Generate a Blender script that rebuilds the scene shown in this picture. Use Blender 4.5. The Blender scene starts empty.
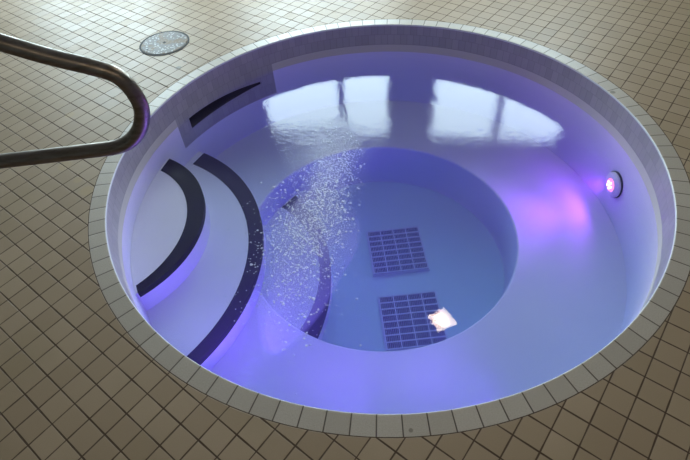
import bpy, bmesh, math, random
from mathutils import Vector, Matrix
random.seed(7)
S = bpy.context.scene
COL = S.collection
pi = math.pi
def rad(a): return math.radians(a)

# ------------------------------------------------------------------ sizes (metres)
CX, CY = 0.236, 2.303            # centre of the round spa
RI, RO = 1.5355, 1.6230          # inner and outer edge of the coping
ZT, ZW = -0.166, -0.226          # bottom of the tile band, water level
Z1, Z2, ZB, Z3, ZF = -0.36, -0.53, -0.69, -0.90, -1.04   # steps, bench, foot-well step, floor
RF = 0.893                       # foot well
GX, GY = -0.66520*1.9, 0.47874*1.9
TH, TA, TB = 0.85216, 0.05252*1.9, 0.05351*1.9

# ------------------------------------------------------------------ helpers
def link(name, bm, m=None, parent=None, smooth=False, loc=None):
    bmesh.ops.recalc_face_normals(bm, faces=bm.faces)
    me = bpy.data.meshes.new(name); bm.to_mesh(me); bm.free()
    o = bpy.data.objects.new(name, me); COL.objects.link(o)
    if m: me.materials.append(m)
    if smooth:
        for p in me.polygons: p.use_smooth = True
    if parent: o.parent = parent
    if loc: o.location = loc
    return o
def thing(name, label, cat, loc=(0, 0, 0), rot=(0, 0, 0), group=None):
    o = bpy.data.objects.new(name, None); COL.objects.link(o)
    o.location = loc; o.rotation_euler = rot; o.empty_display_size = .1
    o['label'] = label; o['category'] = cat
    if group: o['group'] = group
    return o
def tag(o, label=None, cat=None, group=None, kind=None):
    if label: o['label'] = label
    if cat: o['category'] = cat
    if group: o['group'] = group
    if kind: o['kind'] = kind
    return o
def box(bm, x0, x1, y0, y1, z0, z1, M=None, bev=0):
    co = [(x, y, z) for z in (z0, z1) for y in (y0, y1) for x in (x0, x1)]
    vs = [bm.verts.new(M @ Vector(c) if M else c) for c in co]
    fs = [bm.faces.new([vs[i] for i in f]) for f in
          ((0, 2, 3, 1), (4, 5, 7, 6), (0, 1, 5, 4), (2, 6, 7, 3), (0, 4, 6, 2), (1, 3, 7, 5))]
    if bev:
        es = list({e for f in fs for e in f.edges})
        bmesh.ops.bevel(bm, geom=es, offset=bev, segments=2, affect='EDGES')
def lathe(bm, prof, c=(0, 0), n=96, closed=False):
    """revolve (r, z) profile round the vertical through c"""
    rings = []
    for r, z in prof:
        if r < 1e-6: rings.append([bm.verts.new((c[0], c[1], z))])
        else: rings.append([bm.verts.new((c[0]+r*math.cos(2*pi*k/n), c[1]+r*math.sin(2*pi*k/n), z)) for k in range(n)])
    prs = list(zip(rings, rings[1:]))
    if closed: prs.append((rings[-1], rings[0]))
    for A, B in prs:
        for k in range(n):
            a0, a1 = A[k % len(A)], A[(k+1) % len(A)]; b0, b1 = B[k % len(B)], B[(k+1) % len(B)]
            vs = []
            for v in (a0, a1, b1, b0):
                if v not in vs: vs.append(v)
            if len(vs) > 2: bm.faces.new(vs)
def tube(bm, pts, r, n=20, caps=True):
    pts = [Vector(p) for p in pts]; rings = []; nrm = None
    for i, p in enumerate(pts):
        t = (pts[min(i+1, len(pts)-1)]-pts[max(i-1, 0)]).normalized()
        if nrm is None: nrm = t.orthogonal().normalized()
        nrm = (nrm-t*nrm.dot(t)).normalized(); b = t.cross(nrm)
        rings.append([bm.verts.new(p+r*(math.cos(2*pi*k/n)*nrm+math.sin(2*pi*k/n)*b)) for k in range(n)])
    for A, B in zip(rings, rings[1:]):
        for k in range(n): bm.faces.new([A[k], A[(k+1) % n], B[(k+1) % n], B[k]])
    if caps: bm.faces.new(rings[0]); bm.faces.new(rings[-1])
def fillet(ctrl, radii, seg=14):
    """polyline through ctrl with rounded corners"""
    P = [Vector(c) for c in ctrl]; out = [P[0]]
    for i in range(1, len(P)-1):
        a, b, c = P[i-1], P[i], P[i+1]
        u = (a-b).normalized(); v = (c-b).normalized()
        ang = u.angle(v); d = radii[i-1]/math.tan(ang/2)
        s, e = b+u*d, b+v*d
        cen = b+(u+v).normalized()*(radii[i-1]/math.sin(ang/2))
        n = (s-cen).cross(e-cen).normalized(); tot = (s-cen).angle(e-cen)
        for k in range(seg+1): out.append(cen+Matrix.Rotation(tot*k/seg, 3, n) @ (s-cen))
    out.append(P[-1]); return out

# ------------------------------------------------------------------ node helpers
class N:
    def __init__(self, name):
        self.m = bpy.data.materials.new(name); self.m.use_nodes = True
        self.t = self.m.node_tree; self.t.nodes.clear()
        self.out = self.t.nodes.new('ShaderNodeOutputMaterial')
    def n(self, typ, ins=None, **kw):
        d = self.t.nodes.new(typ)
        for k, v in kw.items(): setattr(d, k, v)
        for k, v in (ins or {}).items(): self.s(d.inputs[k], v)
        return d
    def s(self, sock, v):
        if isinstance(v, bpy.types.NodeSocket): self.t.links.new(v, sock)
        else: sock.default_value = v
    def mth(self, op, a, b=0.0, c=0.0, clamp=False):
        d = self.n('ShaderNodeMath', operation=op, use_clamp=clamp)
        self.s(d.inputs[0], a); self.s(d.inputs[1], b); self.s(d.inputs[2], c); return d.outputs[0]
    def mix(self, f, a, b):
        d = self.n('ShaderNodeMix', data_type='RGBA')
        self.s(d.inputs[0], f); self.s(d.inputs[6], a); self.s(d.inputs[7], b); return d.outputs[2]
    def step(self, x, lo, hi, to0=0.0, to1=1.0):
        d = self.n('ShaderNodeMapRange', interpolation_type='SMOOTHSTEP')
        for i, v in enumerate((x, lo, hi, to0, to1)): self.s(d.inputs[i], v)
        return d.outputs[0]
    def pos(self):
        g = self.n('ShaderNodeNewGeometry'); return g.outputs['Position']
    def xyz(self, v):
        d = self.n('ShaderNodeSeparateXYZ', {0: v}); return d.outputs
    def noise(self, vec, scale, detail=2, rough=.5, **kw):
        d = self.n('ShaderNodeTexNoise', {'Vector': vec, 'Scale': scale, 'Detail': detail, 'Roughness': rough}, **kw)
        return d.outputs[0]
    def white(self, vec):
        d = self.n('ShaderNodeTexWhiteNoise', {0: vec}, noise_dimensions='3D'); return d.outputs[0]
    def comb(self, x, y, z=0.0):
        d = self.n('ShaderNodeCombineXYZ'); self.s(d.inputs[0], x); self.s(d.inputs[1], y); self.s(d.inputs[2], z); return d.outputs[0]
    def bump(self, h, strength=.3, dist=.01, normal=None):
        d = self.n('ShaderNodeBump', {'Height': h, 'Strength': strength, 'Distance': dist})
        if normal: self.s(d.inputs['Normal'], normal)
        return d.outputs[0]
    def pbr(self, **ins):
        b = self.n('ShaderNodeBsdfPrincipled', {k.replace('_', ' '): v for k, v in ins.items()})
        self.t.links.new(b.outputs[0], self.out.inputs[0]); return self.m
def rgb(r, g, b): return (r, g, b, 1)
def simple(name, col, rough=.5, metal=0, noise=0, **kw):
    m = N(name); c = rgb(*col)
    if noise:
        v = m.step(m.noise(m.pos(), 14, 3), .3, .7, 1-noise, 1+noise)
        c = m.n('ShaderNodeVectorMath', {0: col, 1: m.comb(v, v, v)}, operation='MULTIPLY').outputs[0]
    return m.pbr(Base_Color=c, Roughness=rough, Metallic=metal, **kw)

# ------------------------------------------------------------------ materials
def spots(m, x, y, lst):
    """little stains on the tiles: (x, y, radius)"""
    f = None
    for sx, sy, r in lst:
        d = m.mth('SQRT', m.mth('ADD', m.mth('POWER', m.mth('SUBTRACT', x, sx), 2.0), m.mth('POWER', m.mth('SUBTRACT', y, sy), 2.0)))
        g = m.step(d, r*.6, r, 1.0, 0.0)
        f = g if f is None else m.mth('MAXIMUM', f, g)
    return f
def deck_material():
    m = N('deck_tiles'); x, y, z = m.xyz(m.pos())
    dx, dy = m.mth('SUBTRACT', x, GX), m.mth('SUBTRACT', y, GY)
    c, s = math.cos(TH), math.sin(TH)
    u = m.mth('DIVIDE', m.mth('ADD', m.mth('MULTIPLY', dx, c), m.mth('MULTIPLY', dy, s)), TA)
    v = m.mth('DIVIDE', m.mth('SUBTRACT', m.mth('MULTIPLY', dx, s), m.mth('MULTIPLY', dy, c)), TB)
    ed = lambda w: m.mth('ABSOLUTE', m.mth('SUBTRACT', m.mth('FRACT', m.mth('ADD', w, .5)), .5))
    eu, ev = ed(u), ed(v)
    wob = m.step(m.noise(m.pos(), 9, 2), .3, .7, .8, 1.25)
    gu = m.step(m.mth('DIVIDE', eu, wob), .022, .036, 1.0, 0.0)
    gv = m.step(m.mth('DIVIDE', ev, wob), .019, .033, 1.0, 0.0)
    r = m.mth('SQRT', m.mth('ADD', m.mth('POWER', m.mth('SUBTRACT', x, CX), 2.0), m.mth('POWER', m.mth('SUBTRACT', y, CY), 2.0)))
    gr = m.step(r, RO+.0030, RO+.0050, 1.0, 0.0)
    g = m.mth('MAXIMUM', m.mth('MAXIMUM', gu, m.mth('MULTIPLY', gv, .95)), gr)
    cell = m.comb(m.mth('FLOOR', u), m.mth('FLOOR', v), 0.0)
    w = m.white(cell)
    base = m.mix(w, rgb(.315, .22, .136), rgb(.375, .268, .171))
    base = m.mix(m.step(m.noise(m.pos(), 3.0, 4), .45, .75, 0.0, .5), base, rgb(.30, .22, .125))
    base = m.mix(m.step(m.noise(m.pos(), 260, 2), .3, .8, 0.0, .16), base, rgb(.18, .14, .10))
    st = spots(m, x, y, [(1.061, .868, .008), (-1.104, 3.433, .03), (-1.07, 3.52, .015), (-1.55, 1.64, .006), (-.40, .86, .004),
                         (.93, .94, .004)])
    base = m.mix(m.mth('MULTIPLY', st, m.step(m.noise(m.pos(), 60, 2), .35, .6, .45, .95)), base, rgb(.16, .13, .09))
    yel = spots(m, x, y, [(-1.62, 2.42, .05), (-1.42, 2.18, .05), (-1.50, 2.28, .035), (-1.75, 2.95, .04)])
    base = m.mix(m.mth('MULTIPLY', yel, .4), base, rgb(.40, .27, .12))
    base = m.mix(g, base, rgb(.070, .038, .020))
    h = m.mth('SUBTRACT', 1.0, g)
    bp = m.bump(m.mth('ADD', h, m.mth('MULTIPLY', m.noise(m.pos(), 300, 2), .10)), .5, .002)
    rough = m.mth('ADD', m.mix(g, rgb(.43, .43, .43), rgb(.9, .9, .9)), m.mth('MULTIPLY', w, .08))
    return m.pbr(Base_Color=base, Roughness=rough, Normal=bp, Specular_IOR_Level=.5)
def polar(m):
    x, y, z = m.xyz(m.pos())
    dx, dy = m.mth('SUBTRACT', x, CX), m.mth('SUBTRACT', y, CY)
    a = m.mth('ARCTAN2', dy, dx)
    r = m.mth('SQRT', m.mth('ADD', m.mth('POWER', dx, 2.0), m.mth('POWER', dy, 2.0)))
    return x, y, z, a, r
def coping_material():
    m = N('coping_tiles'); x, y, z, a, r = polar(m)
    u = m.mth('MULTIPLY', m.mth('ADD', a, rad(107.06)), 103/(2*pi))
    e = m.mth('ABSOLUTE', m.mth('SUBTRACT', m.mth('FRACT', m.mth('ADD', u, .5)), .5))
    g = m.step(e, .018, .036, 1.0, 0.0)
    w = m.white(m.comb(m.mth('FLOOR', m.mth('ADD', u, 300.0)), 3.0))
    base = m.mix(w, rgb(.41, .345, .285), rgb(.47, .40, .335))
    base = m.mix(m.step(m.noise(m.pos(), 220, 3), .35, .75, 0.0, .35), base, rgb(.23, .20, .16))
    st = spots(m, x, y, [(.179, .704, .010), (1.745, 2.69, .02)])
    base = m.mix(m.mth('MULTIPLY', st, .75), base, rgb(.15, .12, .09))
    base = m.mix(g, base, rgb(.075, .05, .035))
    base = m.mix(m.step(r, RI+.0022, RI+.0036, 1.0, 0.0), base, rgb(.72, .72, .70))  # pale line along the inner lip paints in its highlight
    bp = m.bump(m.mth('ADD', m.mth('SUBTRACT', 1.0, g), m.mth('MULTIPLY', m.noise(m.pos(), 250, 2), .12)), .5, .002)
    return m.pbr(Base_Color=base, Roughness=.42, Normal=bp, Specular_IOR_Level=.7)
def band_material():
    m = N('waterline_tiles'); x, y, z, a, r = polar(m)
    row = m.mth('DIVIDE', z, .0815)
    u = m.mth('ADD', m.mth('MULTIPLY', a, 190/(2*pi)), m.mth('MULTIPLY', m.mth('FLOOR', row), .5))
    ed = lambda w: m.mth('ABSOLUTE', m.mth('SUBTRACT', m.mth('FRACT', m.mth('ADD', w, .5)), .5))
    g = m.mth('MAXIMUM', m.step(ed(u), .015, .035, 1.0, 0.0), m.step(ed(row), .008, .020, 1.0, 0.0))
    w = m.white(m.comb(m.mth('FLOOR', m.mth('ADD', u, 500.0)), m.mth('FLOOR', row), 1.0))
    base = m.mix(w, rgb(.37, .335, .33), rgb(.43, .39, .385))
    base = m.mix(m.mth('MULTIPLY', g, .6), base, rgb(.20, .18, .19))
    return m.pbr(Base_Color=base, Roughness=.3, Normal=m.bump(m.mth('SUBTRACT', 1.0, g), .4, .002))
def plaster(name, col):
    m = N(name)
    n1 = m.step(m.noise(m.pos(), 2.2, 4), .3, .7, 0.0, 1.0)
    base = m.mix(n1, rgb(*[c*.96 for c in col]), rgb(*col))
    return m.pbr(Base_Color=base, Roughness=.7, Specular_IOR_Level=.08, Normal=m.bump(m.noise(m.pos(), 60, 3), .05, .003))
def nosing_material():
    m = N('black_nosing_tiles')
    g = m.step(m.noise(m.pos(), 90, 2), .4, .7)
    return m.pbr(Base_Color=m.mix(g, rgb(.006, .006, .010), rgb(.012, .011, .018)), Roughness=.6, Specular_IOR_Level=.05)
def rail_material():
    m = N('weathered_stainless_steel')
    n1 = m.step(m.noise(m.n('ShaderNodeMapping', {'Vector': m.pos(), 'Scale': (3, 20, 20)}).outputs[0], 3, 5, .65), .38, .68)
    base = m.mix(n1, rgb(.27, .235, .20), rgb(.19, .155, .12))
    rough = m.step(m.noise(m.pos(), 30, 4), .3, .7, .32, .46)
    return m.pbr(Base_Color=base, Metallic=1.0, Roughness=rough, Normal=m.bump(m.noise(m.pos(), 120, 2), .05, .001))
def cover_material():
    m = N('speckled_steel_plate')
    vo = m.n('ShaderNodeTexVoronoi', {'Vector': m.pos(), 'Scale': 48.0})
    sp = m.step(vo.outputs['Distance'], .22, .42)
    base = m.mix(m.mth('MULTIPLY', sp, .8), rgb(.40, .385, .37), rgb(.11, .09, .08))
    rust = m.step(m.noise(m.pos(), 9, 4), .47, .62, 0.0, .85)
    base = m.mix(rust, base, rgb(.17, .105, .06))
    return m.pbr(Base_Color=base, Metallic=.0, Specular_IOR_Level=.3, Roughness=.5, Normal=m.bump(sp, .35, .002))
JX, JY = -.02, 2.45
def water_material():
    m = N('spa_water'); p = m.pos(); x, y, z = m.xyz(p)
    # surface relief: gentle everywhere, lively over the jets
    dj = m.mth('SQRT', m.mth('ADD', m.mth('POWER', m.mth('MULTIPLY', m.mth('SUBTRACT', x, -.12), 1.7), 2.0),
                             m.mth('POWER', m.mth('MULTIPLY', m.mth('SUBTRACT', y, 2.25), .9), 2.0)))
    live = m.step(dj, .15, .85, 1.0, 0.0)
    n1 = m.noise(p, 9, 3, .6)
    n2 = m.noise(p, 34, 3, .6)
    n3 = m.noise(p, 90, 2, .6)
    calm = m.step(y, 1.5, 2.7, .10, 1.0)      # still water along the near rim
    h = m.mth('MULTIPLY', calm, m.mth('ADD', m.mth('MULTIPLY', n1, .20), m.mth('MULTIPLY', n2, .085)))
    h = m.mth('ADD', h, m.mth('MULTIPLY', live, m.mth('ADD', m.mth('MULTIPLY', n2, .35), m.mth('MULTIPLY', n3, .2))))
    nb = m.bump(h, .5, .012)
    g = m.n('ShaderNodeNewGeometry')
    c = m.mth('ABSOLUTE', m.n('ShaderNodeVectorMath', {0: g.outputs['Incoming'], 1: nb}, operation='DOT_PRODUCT').outputs['Value'])
    fr = m.mth('ADD', .021, m.mth('MULTIPLY', m.mth('POWER', m.mth('SUBTRACT', 1.0, c, clamp=True), 4.6), .979), clamp=True)
    fr = m.mth('MULTIPLY', fr, m.mth('GREATER_THAN', z, ZW-.002))      # only the air side of the water mirrors
    tr = m.n('ShaderNodeBsdfTransparent', {0: rgb(1, 1, 1)})
    gl = m.n('ShaderNodeBsdfAnisotropic', {'Color': rgb(1, 1, 1), 'Roughness': .0, 'Normal': nb})
    mx = m.n('ShaderNodeMixShader', {0: fr, 1: tr.outputs[0], 2: gl.outputs[0]})
    m.t.links.new(mx.outputs[0], m.out.inputs[0])
    ab = m.n('ShaderNodeVolumeAbsorption', {'Color': rgb(.32, .54, .88), 'Density': WATER_ABS})
    sc = m.n('ShaderNodeVolumeScatter', {'Color': rgb(.58, .42, 1.0), 'Density': WATER_SC, 'Anisotropy': 0.0})
    ad = m.n('ShaderNodeAddShader', {0: ab.outputs[0], 1: sc.outputs[0]})
    m.t.links.new(ad.outputs[0], m.out.inputs[1])
    return m.m
WATER_ABS, WATER_SC = .85, .22
def emit(name, col, st):
    m = N(name); e = m.n('ShaderNodeEmission', {0: rgb(*col), 1: st})
    m.t.links.new(e.outputs[0], m.out.inputs[0]); return m.m

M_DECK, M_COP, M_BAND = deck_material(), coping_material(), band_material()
M_PLA = plaster('violet_cast_plaster', (.80, .74, .84))  # white plaster with the violet light cast put into its colour
M_WELL = plaster('teal_cast_plaster', (.66, .78, .82))  # same plaster, the teal look of the deep water put into its colour
M_NOS, M_RAIL, M_COVER = nosing_material(), rail_material(), cover_material()
M_WATER = water_material()
M_WALL = simple('painted_wall', (.30, .29, .28), .8, noise=.05)
M_CEIL = simple('pale_ceiling', (.26, .25, .24), .9, noise=.04)
M_DARK = simple('dark_gasket', (.012, .012, .02), .6)
M_FRAME = simple('window_frame_paint', (.22, .22, .24), .5)
M_GRATE = simple('grey_plastic_grating', (.62, .62, .76), .5)
M_SLOT_SHADE = simple('grate_slot_shade', (.008, .008, .02), .9)
M_FLANGE = simple('white_plastic', (.78, .78, .80), .35)
M_BUB = simple('bubble_film', (.86, .88, 1.0), .7, Alpha=.6, Specular_IOR_Level=.2)

# ------------------------------------------------------------------ the room
bm = bmesh.new()           # deck with a round hole
n = 192; X0, X1, Y0, Y1 = -6.0, 6.5, -4.5, 8.6
def sq(a):
    c, s = math.cos(a), math.sin(a)
    t = min((X1-CX)/c if c > 1e-9 else ((X0-CX)/c if c < -1e-9 else 1e9), (Y1-CY)/s if s > 1e-9 else ((Y0-CY)/s if s < -1e-9 else 1e9))
    return (CX+c*t, CY+s*t, 0)
ang = sorted([2*pi*k/n for k in range(n)]+[math.atan2(y-CY, x-CX) % (2*pi) for x in (X0, X1) for y in (Y0, Y1)])
A = [bm.verts.new((CX+RO*math.cos(a), CY+RO*math.sin(a), 0)) for a in ang]
B = [bm.verts.new(sq(a)) for a in ang]
for k in range(len(ang)):
    j = (k+1) % len(ang); bm.faces.new([A[k], A[j], B[j], B[k]])
floor = tag(link('floor', bm, M_DECK), kind='structure')

AZ, D = rad(12), 6.2       # window wall: facing the camera side, 6.2 m off
WC = Vector((math.sin(AZ)*D, math.cos(AZ)*D, 0)); WT = Vector((math.cos(AZ), -math.sin(AZ), 0)); WN = Vector((math.sin(AZ), math.cos(AZ), 0))
ROOM = Matrix(((WT.x, WN.x, 0, WC.x), (WT.y, WN.y, 0, WC.y), (0, 0, 1, 0), (0, 0, 0, 1)))   # x along wall, y outward
HC = 3.05
def wt(azd): return D*math.tan(rad(azd)-AZ)
WIN = [(wt(-9.2), wt(7.25), [wt(.9)], .70, 2.50), (wt(12.7), wt(29.2), [wt(21.25)], 1.40, 2.50),
       (-5.4, -3.35, [-4.4], .70, 2.50)]
def wall_with_holes(name, x0, x1, holes, thick=.2):
    bm = bmesh.new(); xs = x0
    for (a, b, _, z0, z1) in sorted(holes):
        box(bm, xs, a, 0, thick, 0, HC, ROOM); box(bm, a, b, 0, thick, 0, z0, ROOM); box(bm, a, b, 0, thick, z1, HC, ROOM); xs = b
    box(bm, xs, x1, 0, thick, 0, HC, ROOM)
    return tag(link(name, bm, M_WALL), kind='structure')
RX0, RX1, RY0 = -6.2, 5.2, -10.2
wall_with_holes('wall_back', RX0, RX1, WIN)
for nm, a in (('wall_left', (RX0-.2, RX0, RY0, .2)), ('wall_right', (RX1, RX1+.2, RY0, .2)), ('wall_front', (RX0-.2, RX1+.2, RY0-.2, RY0))):
    bm = bmesh.new(); box(bm, *a, 0, HC, ROOM); tag(link(nm, bm, M_WALL), kind='structure')
bm = bmesh.new(); box(bm, RX0-.2, RX1+.2, RY0-.2, .2, HC, HC+.1, ROOM); tag(link('ceiling', bm, M_CEIL), kind='structure')
M_SKY = emit('bright_daylight_glazing', (.71, .92, 1.0), 17)
for i, (a, b, mul, z0, z1) in enumerate(WIN):
    bm = bmesh.new()
    box(bm, a, b, .02, .08, z0, z0+.04, ROOM); box(bm, a, b, .02, .08, z1-.03, z1, ROOM)
    for x in (a, b-.03): box(bm, x, x+.03, .02, .08, z0, z1, ROOM)
    for x in mul: box(bm, x-.045, x+.045, .02, .08, z0, z1, ROOM)
    w = tag(link('window_%d' % (i+1), bm, M_FRAME), kind='structure')
    bm = bmesh.new(); box(bm, a, b, .09, .10, z0, z1, ROOM); link('window_pane', bm, M_SKY, w)
# warm square ceiling lamp over the water
cl = thing('ceiling_light', 'square warm ceiling lamp mirrored as a bright glint over the near drain grate', 'lamp', (1.07, 3.27, HC), (0, 0, rad(24)))
bm = bmesh.new()
for a in ((-.15, .15, -.15, -.13), (-.15, .15, .13, .15), (-.15, -.13, -.13, .13), (.13, .15, -.13, .13)): box(bm, *a, -.05, 0)
link('frame', bm, M_FRAME, cl)
bm = bmesh.new(); box(bm, -.13, .13, -.13, .13, -.03, -.01); link('diffuser', bm, emit('warm_lamp_diffuser', (1.0, .78, .56), 36), cl)
bm = bmesh.new(); box(bm, -.07, .06, -.09, .09, -.045, -.031, bev=.006); link('bulb', bm, emit('warm_lamp_bulb', (1.0, .80, .55), 90), cl)

# ------------------------------------------------------------------ the spa shell
spa = thing('spa_pool', 'round sunken spa pool with white plaster basin and beige tiled rim', 'spa pool', (0, 0, 0))
bm = bmesh.new()           # rim ring with a rounded inner nose
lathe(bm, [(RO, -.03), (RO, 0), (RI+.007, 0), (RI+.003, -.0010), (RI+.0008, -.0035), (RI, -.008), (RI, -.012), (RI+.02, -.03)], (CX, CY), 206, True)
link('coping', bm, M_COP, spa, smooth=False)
NS = 240
SL0, SL1 = 81, 98                    # 121.5 .. 147 deg, slot of the skimmer
PL0, PL1 = 78, 101                   # 117 .. 151.5 deg, tile panel around it
def slot_z(k):
    t = (SL1-k)/(SL1-SL0); return (-.236-.040*t**2, -.322+.030*t**2)
def shell(zs, pred, r=RI, off=0.0, cx=CX, cy=CY):
    bm = bmesh.new(); vd = {}
    def V(k, j):
        k %= NS
        if (k, j) not in vd:
            a = 2*pi*k/NS; vd[k, j] = bm.verts.new((cx+(r+off)*math.cos(a), cy+(r+off)*math.sin(a), zs[j]))
        return vd[k, j]
    if len(zs) == 4:        # the slot narrows towards its right end
        for k in range(SL0, SL1+1):
            zs2 = slot_z(k)
            V(k, 1).co.z = zs2[0]; V(k, 2).co.z = zs2[1]
    for k in range(NS):
        for j in range(len(zs)-1):
            if pred(k, j): bm.faces.new([V(k, j), V(k+1, j), V(k+1, j+1), V(k, j+1)])
    return bm
link('waterline_tile_band', shell([-.012, ZT], lambda k, j: True), M_BAND, spa)
ZS0, ZS1, ZP = -.238, -.312, -.422
link('skimmer_tile_panel', shell([ZT, ZS0, ZS1, ZP], lambda k, j: PL0 <= k < PL1 and not (j == 1 and SL0 <= k < SL1)), M_BAND, spa)
link('waterline_plaster', shell([ZT, ZW], lambda k, j: not PL0 <= k < PL1), plaster('stained_plaster', (.62, .57, .54)), spa, smooth=True)
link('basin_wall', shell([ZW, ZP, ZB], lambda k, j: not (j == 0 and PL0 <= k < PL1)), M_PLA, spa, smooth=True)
bm = bmesh.new()           # skimmer throat behind the slot
for k in range(SL0, SL1):
    a, b = 2*pi*k/NS, 2*pi*(k+1)/NS
    P = lambda t, r, z: (CX+r*math.cos(t), CY+r*math.sin(t), z)
    (a0, a1), (b0, b1) = slot_z(k), slot_z(k+1)
    for q in ([(a, RI, a0), (b, RI, b0), (b, RI+.2, b0), (a, RI+.2, a0)], [(a, RI, a1), (b, RI, b1), (b, RI+.2, b1), (a, RI+.2, a1)],
              [(a, RI+.2, a0), (b, RI+.2, b0), (b, RI+.2, b1), (a, RI+.2, a1)]):
        bm.faces.new([bm.verts.new(P(*p)) for p in q])
for k in (SL0, SL1):
    t = 2*pi*k/NS; z0, z1 = slot_z(k); bm.faces.new([bm.verts.new(P(t, *p)) for p in ((RI, z0), (RI+.2, z0), (RI+.2, z1), (RI, z1))])
bmesh.ops.remove_doubles(bm, verts=bm.verts, dist=1e-5)
tag(link('skimmer_mouth', bm, simple('skimmer_throat', (.03, .028, .06), .8), spa), 'dark skimmer slot under the waterline')
bm = bmesh.new(); lathe(bm, [(RI, ZB), (RF+.012, ZB), (RF+.004, ZB-.004), (RF, ZB-.014)], (CX, CY), 192)
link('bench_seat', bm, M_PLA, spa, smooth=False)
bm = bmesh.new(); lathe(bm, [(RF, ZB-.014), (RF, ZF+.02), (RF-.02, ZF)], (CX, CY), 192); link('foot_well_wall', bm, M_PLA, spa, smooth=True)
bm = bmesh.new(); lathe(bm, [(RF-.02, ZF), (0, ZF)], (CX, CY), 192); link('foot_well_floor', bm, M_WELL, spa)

def arc_in(c, r, R, n=64):
    """points of circle (c, r) lying inside the basin circle of radius R"""
    f = lambda a: math.hypot(c[0]+r*math.cos(a)-CX, c[1]+r*math.sin(a)-CY)-R
    lo, hi = 0.0, pi
    for s in (1, -1):
        a, b = 0.0, s*pi*.9
        for _ in range(50):
            mid = (a+b)/2
            if f(mid) < 0: a = mid
            else: b = mid
        if s == 1: hi = a
        else: lo = a
    return [(c[0]+r*math.cos(lo+(hi-lo)*k/n), c[1]+r*math.sin(lo+(hi-lo)*k/n)) for k in range(n+1)]
def step_solid(name, c, r, R, z1, z0, inner, nose_h, trim, label):
    R -= .001
    P = arc_in(c, r, R)
    a0 = math.atan2(P[-1][1]-CY, P[-1][0]-CX); a1 = math.atan2(P[0][1]-CY, P[0][0]-CX)
    if a1 < a0: a1 += 2*pi
    W = [(CX+R*math.cos(a0+(a1-a0)*k/48), CY+R*math.sin(a0+(a1-a0)*k/48)) for k in range(1, 48)]
    bm = bmesh.new(); loop = P+W
    top = [bm.verts.new((x, y, z1)) for x, y in loop]; bot = [bm.verts.new((x, y, z0)) for x, y in loop]
    bm.faces.new(top); bm.faces.new(bot[::-1])
    for k in range(len(loop)):
        j = (k+1) % len(loop); bm.faces.new([top[k], top[j], bot[j], bot[k]])
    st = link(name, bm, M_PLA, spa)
    # strip of black tiles on the nose: inner edge, crest, front face
    ci, r_i = inner; I = arc_in(ci, r_i, R-trim); Q = arc_in((c[0], c[1]), r+.003, R-trim)
    bm = bmesh.new(); e = .0025
    rows = [[bm.verts.new((x, y, z1+dz)) for x, y in L] for L, dz in ((I, -.002), (I, e), (Q, e), (Q, -nose_h), (arc_in((c[0], c[1]), r, R-trim), -nose_h))]
    for A, B in zip(rows, rows[1:]):
        for k in range(len(A)-1): bm.faces.new([A[k], A[k+1], B[k+1], B[k]])
    tag(link('step_nosing', bm, M_NOS, st), label)
    return st
step_solid('entry_step', (-1.570, 2.274), .694, RI, Z1, ZB+.001, ((-1.608, 2.232), .633), .040, .012, 'black strip on the top step')
step_solid('entry_step', (-1.709, 2.144), 1.180, RI, Z2, ZB+.001, ((-1.668, 2.107), 1.053), .040, .05, 'black strip on the second step')
step_solid('foot_well_step', (-1.407, 2.186), 1.284, RF-.001, Z3, ZF+.001, ((-1.075, 2.191), .877), .040, .012, 'black strip on the lowest step')

# ------------------------------------------------------------------ drain grates
def grate(label, loc, sx, sy, rz, name='drain_grate'):
    t = thing(name, label, 'drain grate', loc, (0, 0, rz), None)
    bm = bmesh.new(); box(bm, -sx/2-.012, sx/2+.012, -sy/2-.012, sy/2+.012, 0, .012, bev=.003); link('base_plate', bm, M_GRATE, t)
    bm = bmesh.new(); box(bm, -sx/2, sx/2, -sy/2, sy/2, .0125, .018); link('sump_shadow', bm, M_SLOT_SHADE, t).name = 'slot_shade_slab'  # near-black slab painted in for the shade below the slots
    bm = bmesh.new()
    nx, ny, w, z0, z1 = 4, 8, .008, .0185, .026
    cw, ch = sx/nx, sy/ny
    for i in range(nx+1): box(bm, -sx/2+i*cw-w/2, -sx/2+i*cw+w/2, -sy/2-w/2, sy/2+w/2, z0, z1)
    for j in range(ny+1):
        for i in range(nx): box(bm, -sx/2+i*cw+w/2, -sx/2+(i+1)*cw-w/2, -sy/2+j*ch-w/2, -sy/2+j*ch+w/2, z0, z1)
    for i in range(nx):
        for j in range(ny):
            for k in range(1, 8):
                x = -sx/2+i*cw+cw*k/8
                box(bm, x-.0012, x+.0012, -sy/2+j*ch+w/2, -sy/2+(j+1)*ch-w/2, z0, z1-.004)
    link('slotted_cover', bm, M_GRATE, t)
    return t
grate('square grey slotted floor drain grate in the middle of the foot well, whole in view', (.368, 2.405, ZF), .385, .40, rad(2.0))
grate('square grey slotted drain grate partly hidden by the near bench edge and lamp glint', (.390, 1.800, ZF), .385, .40, rad(1.5))

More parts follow.
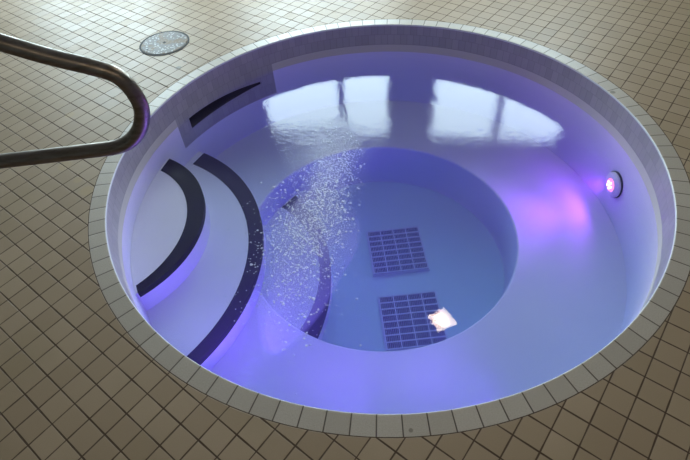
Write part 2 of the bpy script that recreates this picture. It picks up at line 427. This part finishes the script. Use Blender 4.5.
# ------------------------------------------------------------------ underwater lamp
AL = rad(1.2); ZL = -.462
LP = Vector((CX+RI*math.cos(AL), CY+RI*math.sin(AL), ZL))
lamp = thing('underwater_lamp', 'round pink glowing underwater lamp on the right basin wall', 'underwater lamp', LP, (0, 0, AL))
lamp.rotation_euler = (rad(-90), 0, AL+rad(90))   # local z points to the pool centre
lamp.rotation_mode = 'QUATERNION'
lamp.rotation_quaternion = Vector((-math.cos(AL), -math.sin(AL), 0)).to_track_quat('Z', 'Y')
bm = bmesh.new(); lathe(bm, [(.0, .001), (.088, .001), (.088, .012), (0, .012)], n=48); link('gasket', bm, M_DARK, lamp)
bm = bmesh.new(); lathe(bm, [(.043, .013), (.084, .013), (.084, .020), (.076, .028), (.055, .034), (.046, .036), (.043, .034)], n=48, closed=True); link('flange', bm, M_PLA, lamp, smooth=True)
bm = bmesh.new(); lathe(bm, [(.0, .020), (.0425, .020), (.0425, .036), (.034, .041), (0, .043)], n=32)
link('lens', bm, emit('pink_lamp_lens', (1.0, .22, .48), 2.2), lamp, smooth=True)
M_LED = emit('white_hot_led', (1.0, .70, .80), 5.0)
for k in range(6):
    a = 2*pi*k/5; rr = .022 if k < 5 else 0
    bm = bmesh.new(); lathe(bm, [(0, .0415), (.0075, .0415), (.006, .046), (0, .047)], (rr*math.cos(a), rr*math.sin(a)), 12); link('led', bm, M_LED, lamp)
def spot(name, loc, to, col, w, deg, size=.03, blend=.8):
    l = bpy.data.lights.new(name, 'SPOT'); l.energy = w; l.color = col; l.spot_size = rad(deg); l.spot_blend = blend; l.shadow_soft_size = size
    o = bpy.data.objects.new(name, l); COL.objects.link(o); o.location = loc
    o.rotation_euler = (Vector(to)-Vector(loc)).to_track_quat('-Z', 'Y').to_euler(); return o
IN = Vector((-math.cos(AL), -math.sin(AL), 0))
spot('pink_beam', LP+IN*.062, LP+IN*1.0+Vector((0, .0, .08)), (.56, .09, 1.0), 38, 100, blend=.9)
spot('pink_beam', LP+IN*.060, LP+IN*1.0+Vector((0, .0, .24)), (1.0, .03, .40), 7, 50, blend=.8)
spot('pink_beam', LP+IN*.064, LP+IN*1.0+Vector((0, .15, .0)), (.50, .10, 1.0), 10, 168, blend=.4)
# unseen violet spots added under the near rim to tint the basin
for a in (-74, -99, -124):
    A3 = rad(a); L3 = Vector((CX+RI*math.cos(A3), CY+RI*math.sin(A3), -.45)); I3 = Vector((-math.cos(A3), -math.sin(A3), 0))
    spot('added_violet_spot', L3+I3*.02, L3+I3*1.0+Vector((-.55, 0, .42)), (.30, .12, 1.0), 52, 125, size=.12, blend=1.0)

# ------------------------------------------------------------------ the water and its bubbles
bm = bmesh.new(); RW = RI-.0015
lathe(bm, [(0, ZW), (RW, ZW), (RW, ZB+.0005), (RF-.0015, ZB+.0005), (RF-.0015, ZF+.021), (RF-.0215, ZF+.0005), (0, ZF+.0005)], (CX, CY), 192)
tag(link('spa_water', bm, M_WATER), 'clear blue-violet water filling the round spa pool', 'water', kind='stuff')
bm = bmesh.new()
def bubble(x, y, r):
    n = 8; h = r*.3
    a0 = random.random()*pi; sx = random.uniform(.9, 1.3)
    top = bm.verts.new((x, y, ZW+h)); R1 = []; R2 = []
    for k in range(n):
        a = a0+2*pi*k/n; c, s = math.cos(a)*sx, math.sin(a)
        R1.append(bm.verts.new((x+.65*r*c, y+.65*r*s, ZW+h*.75))); R2.append(bm.verts.new((x+r*c, y+r*s, ZW+.0005)))
    for k in range(n):
        j = (k+1) % n; bm.faces.new([top, R1[k], R1[j]]); bm.faces.new([R1[k], R2[k], R2[j], R1[j]])
cnt = 0
while cnt < 4800:
    t = random.random()
    if t < .62:    # main plume, running from the far edge of the foot well towards the near side
        s = random.random(); x = .02-.20*s+random.gauss(0, .09); y = 2.78-.95*s+random.gauss(0, .10)
    else:
        x = -.27+random.gauss(0, .13); y = 1.85+random.gauss(0, .28)
    if not(-.72 < x < .16): continue
    bubble(x, y, min(.008, .0020+random.expovariate(1/.0012))); cnt += 1
tag(link('bubbles', bm, M_BUB, smooth=True), 'small white bubbles floating on the left half of the spa water', 'bubbles', kind='stuff')

# churned cloud of fine bubbles under the surface, over the foot well step
cloud = N('fine_bubble_cloud')
vs = cloud.n('ShaderNodeVolumeScatter', {'Color': rgb(.66, .58, 1.0), 'Density': 2.6, 'Anisotropy': 0.0})
cloud.t.links.new(vs.outputs[0], cloud.out.inputs[1])
bm = bmesh.new(); bmesh.ops.create_icosphere(bm, subdivisions=4, radius=1)
for v in bm.verts:
    c = v.co; w = 1+.10*math.sin(5*c.x+2)+.08*math.sin(7*c.y+1)+.06*math.sin(9*c.z)
    x, y, z = c.x*.26*w, c.y*.66*w, c.z*.17*w
    a = rad(-14); v.co = (-.22+x*math.cos(a)-y*math.sin(a), 2.02+x*math.sin(a)+y*math.cos(a), -.43+z)
tag(link('bubble_cloud', bm, cloud.m, smooth=True), 'hazy cloud of fine bubbles churning under the surface over the foot well step', 'bubbles', kind='stuff')

# ------------------------------------------------------------------ drain cover in the deck
dc = thing('drain_cover', 'round speckled metal cover set in the deck tiles left of the spa', 'drain cover', (-1.272, 3.825, 0), (0, 0, .3))
bm = bmesh.new(); lathe(bm, [(.178, .0), (.192, .0), (.192, .003), (.178, .003)], n=64, closed=True); link('rim', bm, simple('dull_rim_metal', (.07, .065, .065), .8, 0), dc)
bm = bmesh.new(); lathe(bm, [(.174, .0003), (.174, .004), (.169, .005), (.013, .005), (.013, .0003)], n=64, closed=True); link('plate', bm, M_COVER, dc)
bm = bmesh.new(); lathe(bm, [(0, .0005), (.0125, .0005), (.0125, .003), (0, .003)], n=24); link('lift_hole', bm, M_DARK, dc)
for a in (20, 200):
    bm = bmesh.new(); x, y =   .146*math.cos(rad(a)), .146*math.sin(rad(a)); lathe(bm, [(0, .0052), (.006, .0052), (.005, .0065), (0, .0065)], (x, y), 16)
    link('screw', bm, M_DARK, dc)

# ------------------------------------------------------------------ hand rail
hr = thing('hand_rail', 'bent stainless steel grab rail looping over the left edge of the spa', 'hand rail', (-1.9, 1.39, 0))
O = Vector((-1.9, 1.39, 0))
# centre line in the upright plane y = 1.39 (x, z): upper leg, bend, lower leg
RL = [(-0.9042, 1.2517), (-0.7947, 1.1988), (-0.6919, 1.1569), (-0.632, 1.1234), (-0.6043, 1.0676), (-0.601, 0.9983), (-0.6379, 0.9228), (-0.7137, 0.8712), (-0.8509, 0.8597), (-1.1287, 0.8491)]
Y = 1.39
U0, U1 = Vector(RL[0]), Vector(RL[2]); L0, L1 = Vector(RL[-1]), Vector(RL[-2])
ue = U0+(U0-U1).normalized()*.95; le = L0+(L0-L1).normalized()*.70
def cr(P, n=8):
    P = [2*Vector(P[0])-Vector(P[1])]+[Vector(p) for p in P]+[2*Vector(P[-1])-Vector(P[-2])]; out = []
    for i in range(1, len(P)-2):
        a, b, c, d = P[i-1:i+3]
        for k in range(n):
            t = k/n; out.append(.5*((2*b)+(c-a)*t+(2*a-5*b+4*c-d)*t*t+(3*b-a-3*c+d)*t**3))
    out.append(P[-2]); return out
mid = [Vector((p.x, Y, p.y)) for p in cr(RL)]
hd = fillet([(ue.x-.04, Y, .012), (ue.x, Y, ue.y), mid[0]], [.15]); tl = fillet([mid[-1], (le.x, Y, le.y), (le.x-.02, Y, .012)], [.12])
pts = hd[:-1]+mid+tl[1:]; path = pts
bm = bmesh.new(); tube(bm, [p-O for p in pts], .0243, 28); link('rail_tube', bm, M_RAIL, hr, smooth=True)
for e in (path[0], path[-1]):
    bm = bmesh.new(); lathe(bm, [(.025, 0), (.05, 0), (.05, .006), (.03, .018), (.025, .018)], (e.x-O.x, e.y-O.y), 40, True); link('floor_flange', bm, M_RAIL, hr, smooth=True)

# ------------------------------------------------------------------ light, camera, view
w = bpy.data.worlds.new('w'); S.world = w; w.use_nodes = True
w.node_tree.nodes['Background'].inputs[0].default_value = (.6, .7, .8, 1); w.node_tree.nodes['Background'].inputs[1].default_value = .1
def area(name, loc, to, sx, sy, col, wt_):
    l = bpy.data.lights.new(name, 'AREA'); l.shape = 'RECTANGLE'; l.size = sx; l.size_y = sy; l.energy = wt_; l.color = col
    o = bpy.data.objects.new(name, l); COL.objects.link(o); o.location = loc
    o.rotation_euler = (Vector(to)-Vector(loc)).to_track_quat('-Z', 'Y').to_euler(); return o
# unseen warm fill light added overhead behind the viewer
area('overhead_fill', (.5, -.8, 3.0), (.5, .6, 0), 2.5, 1.0, (1.0, .84, .66), 19)

F_PX, PITCH, ROLL = 512.63, .83531, -.08427
F = Vector((0, math.cos(PITCH), -math.sin(PITCH))); R = Vector((1, 0, 0)); U = R.cross(F)
R2 = math.cos(ROLL)*R+math.sin(ROLL)*U; U2 = -math.sin(ROLL)*R+math.cos(ROLL)*U
cam = bpy.data.cameras.new('camera'); co = bpy.data.objects.new('camera', cam); COL.objects.link(co)
cam.sensor_width = 36; cam.lens = F_PX/690*36; cam.clip_start = .05
mw = Matrix((R2, U2, -F)).transposed().to_4x4(); mw.translation = Vector((0, 0, 1.9)); co.matrix_world = mw
S.camera = co
S.view_settings.view_transform = 'Standard'; S.view_settings.look = 'None'; S.view_settings.gamma = 1
S.view_settings.exposure = 0; S.view_settings.use_curve_mapping = False
S.cycles.use_denoising = True; S.cycles.use_adaptive_sampling = False
S.cycles.max_bounces = 10; S.cycles.transparent_max_bounces = 16; S.cycles.volume_bounces = 1
S.cycles.sample_clamp_indirect = 30
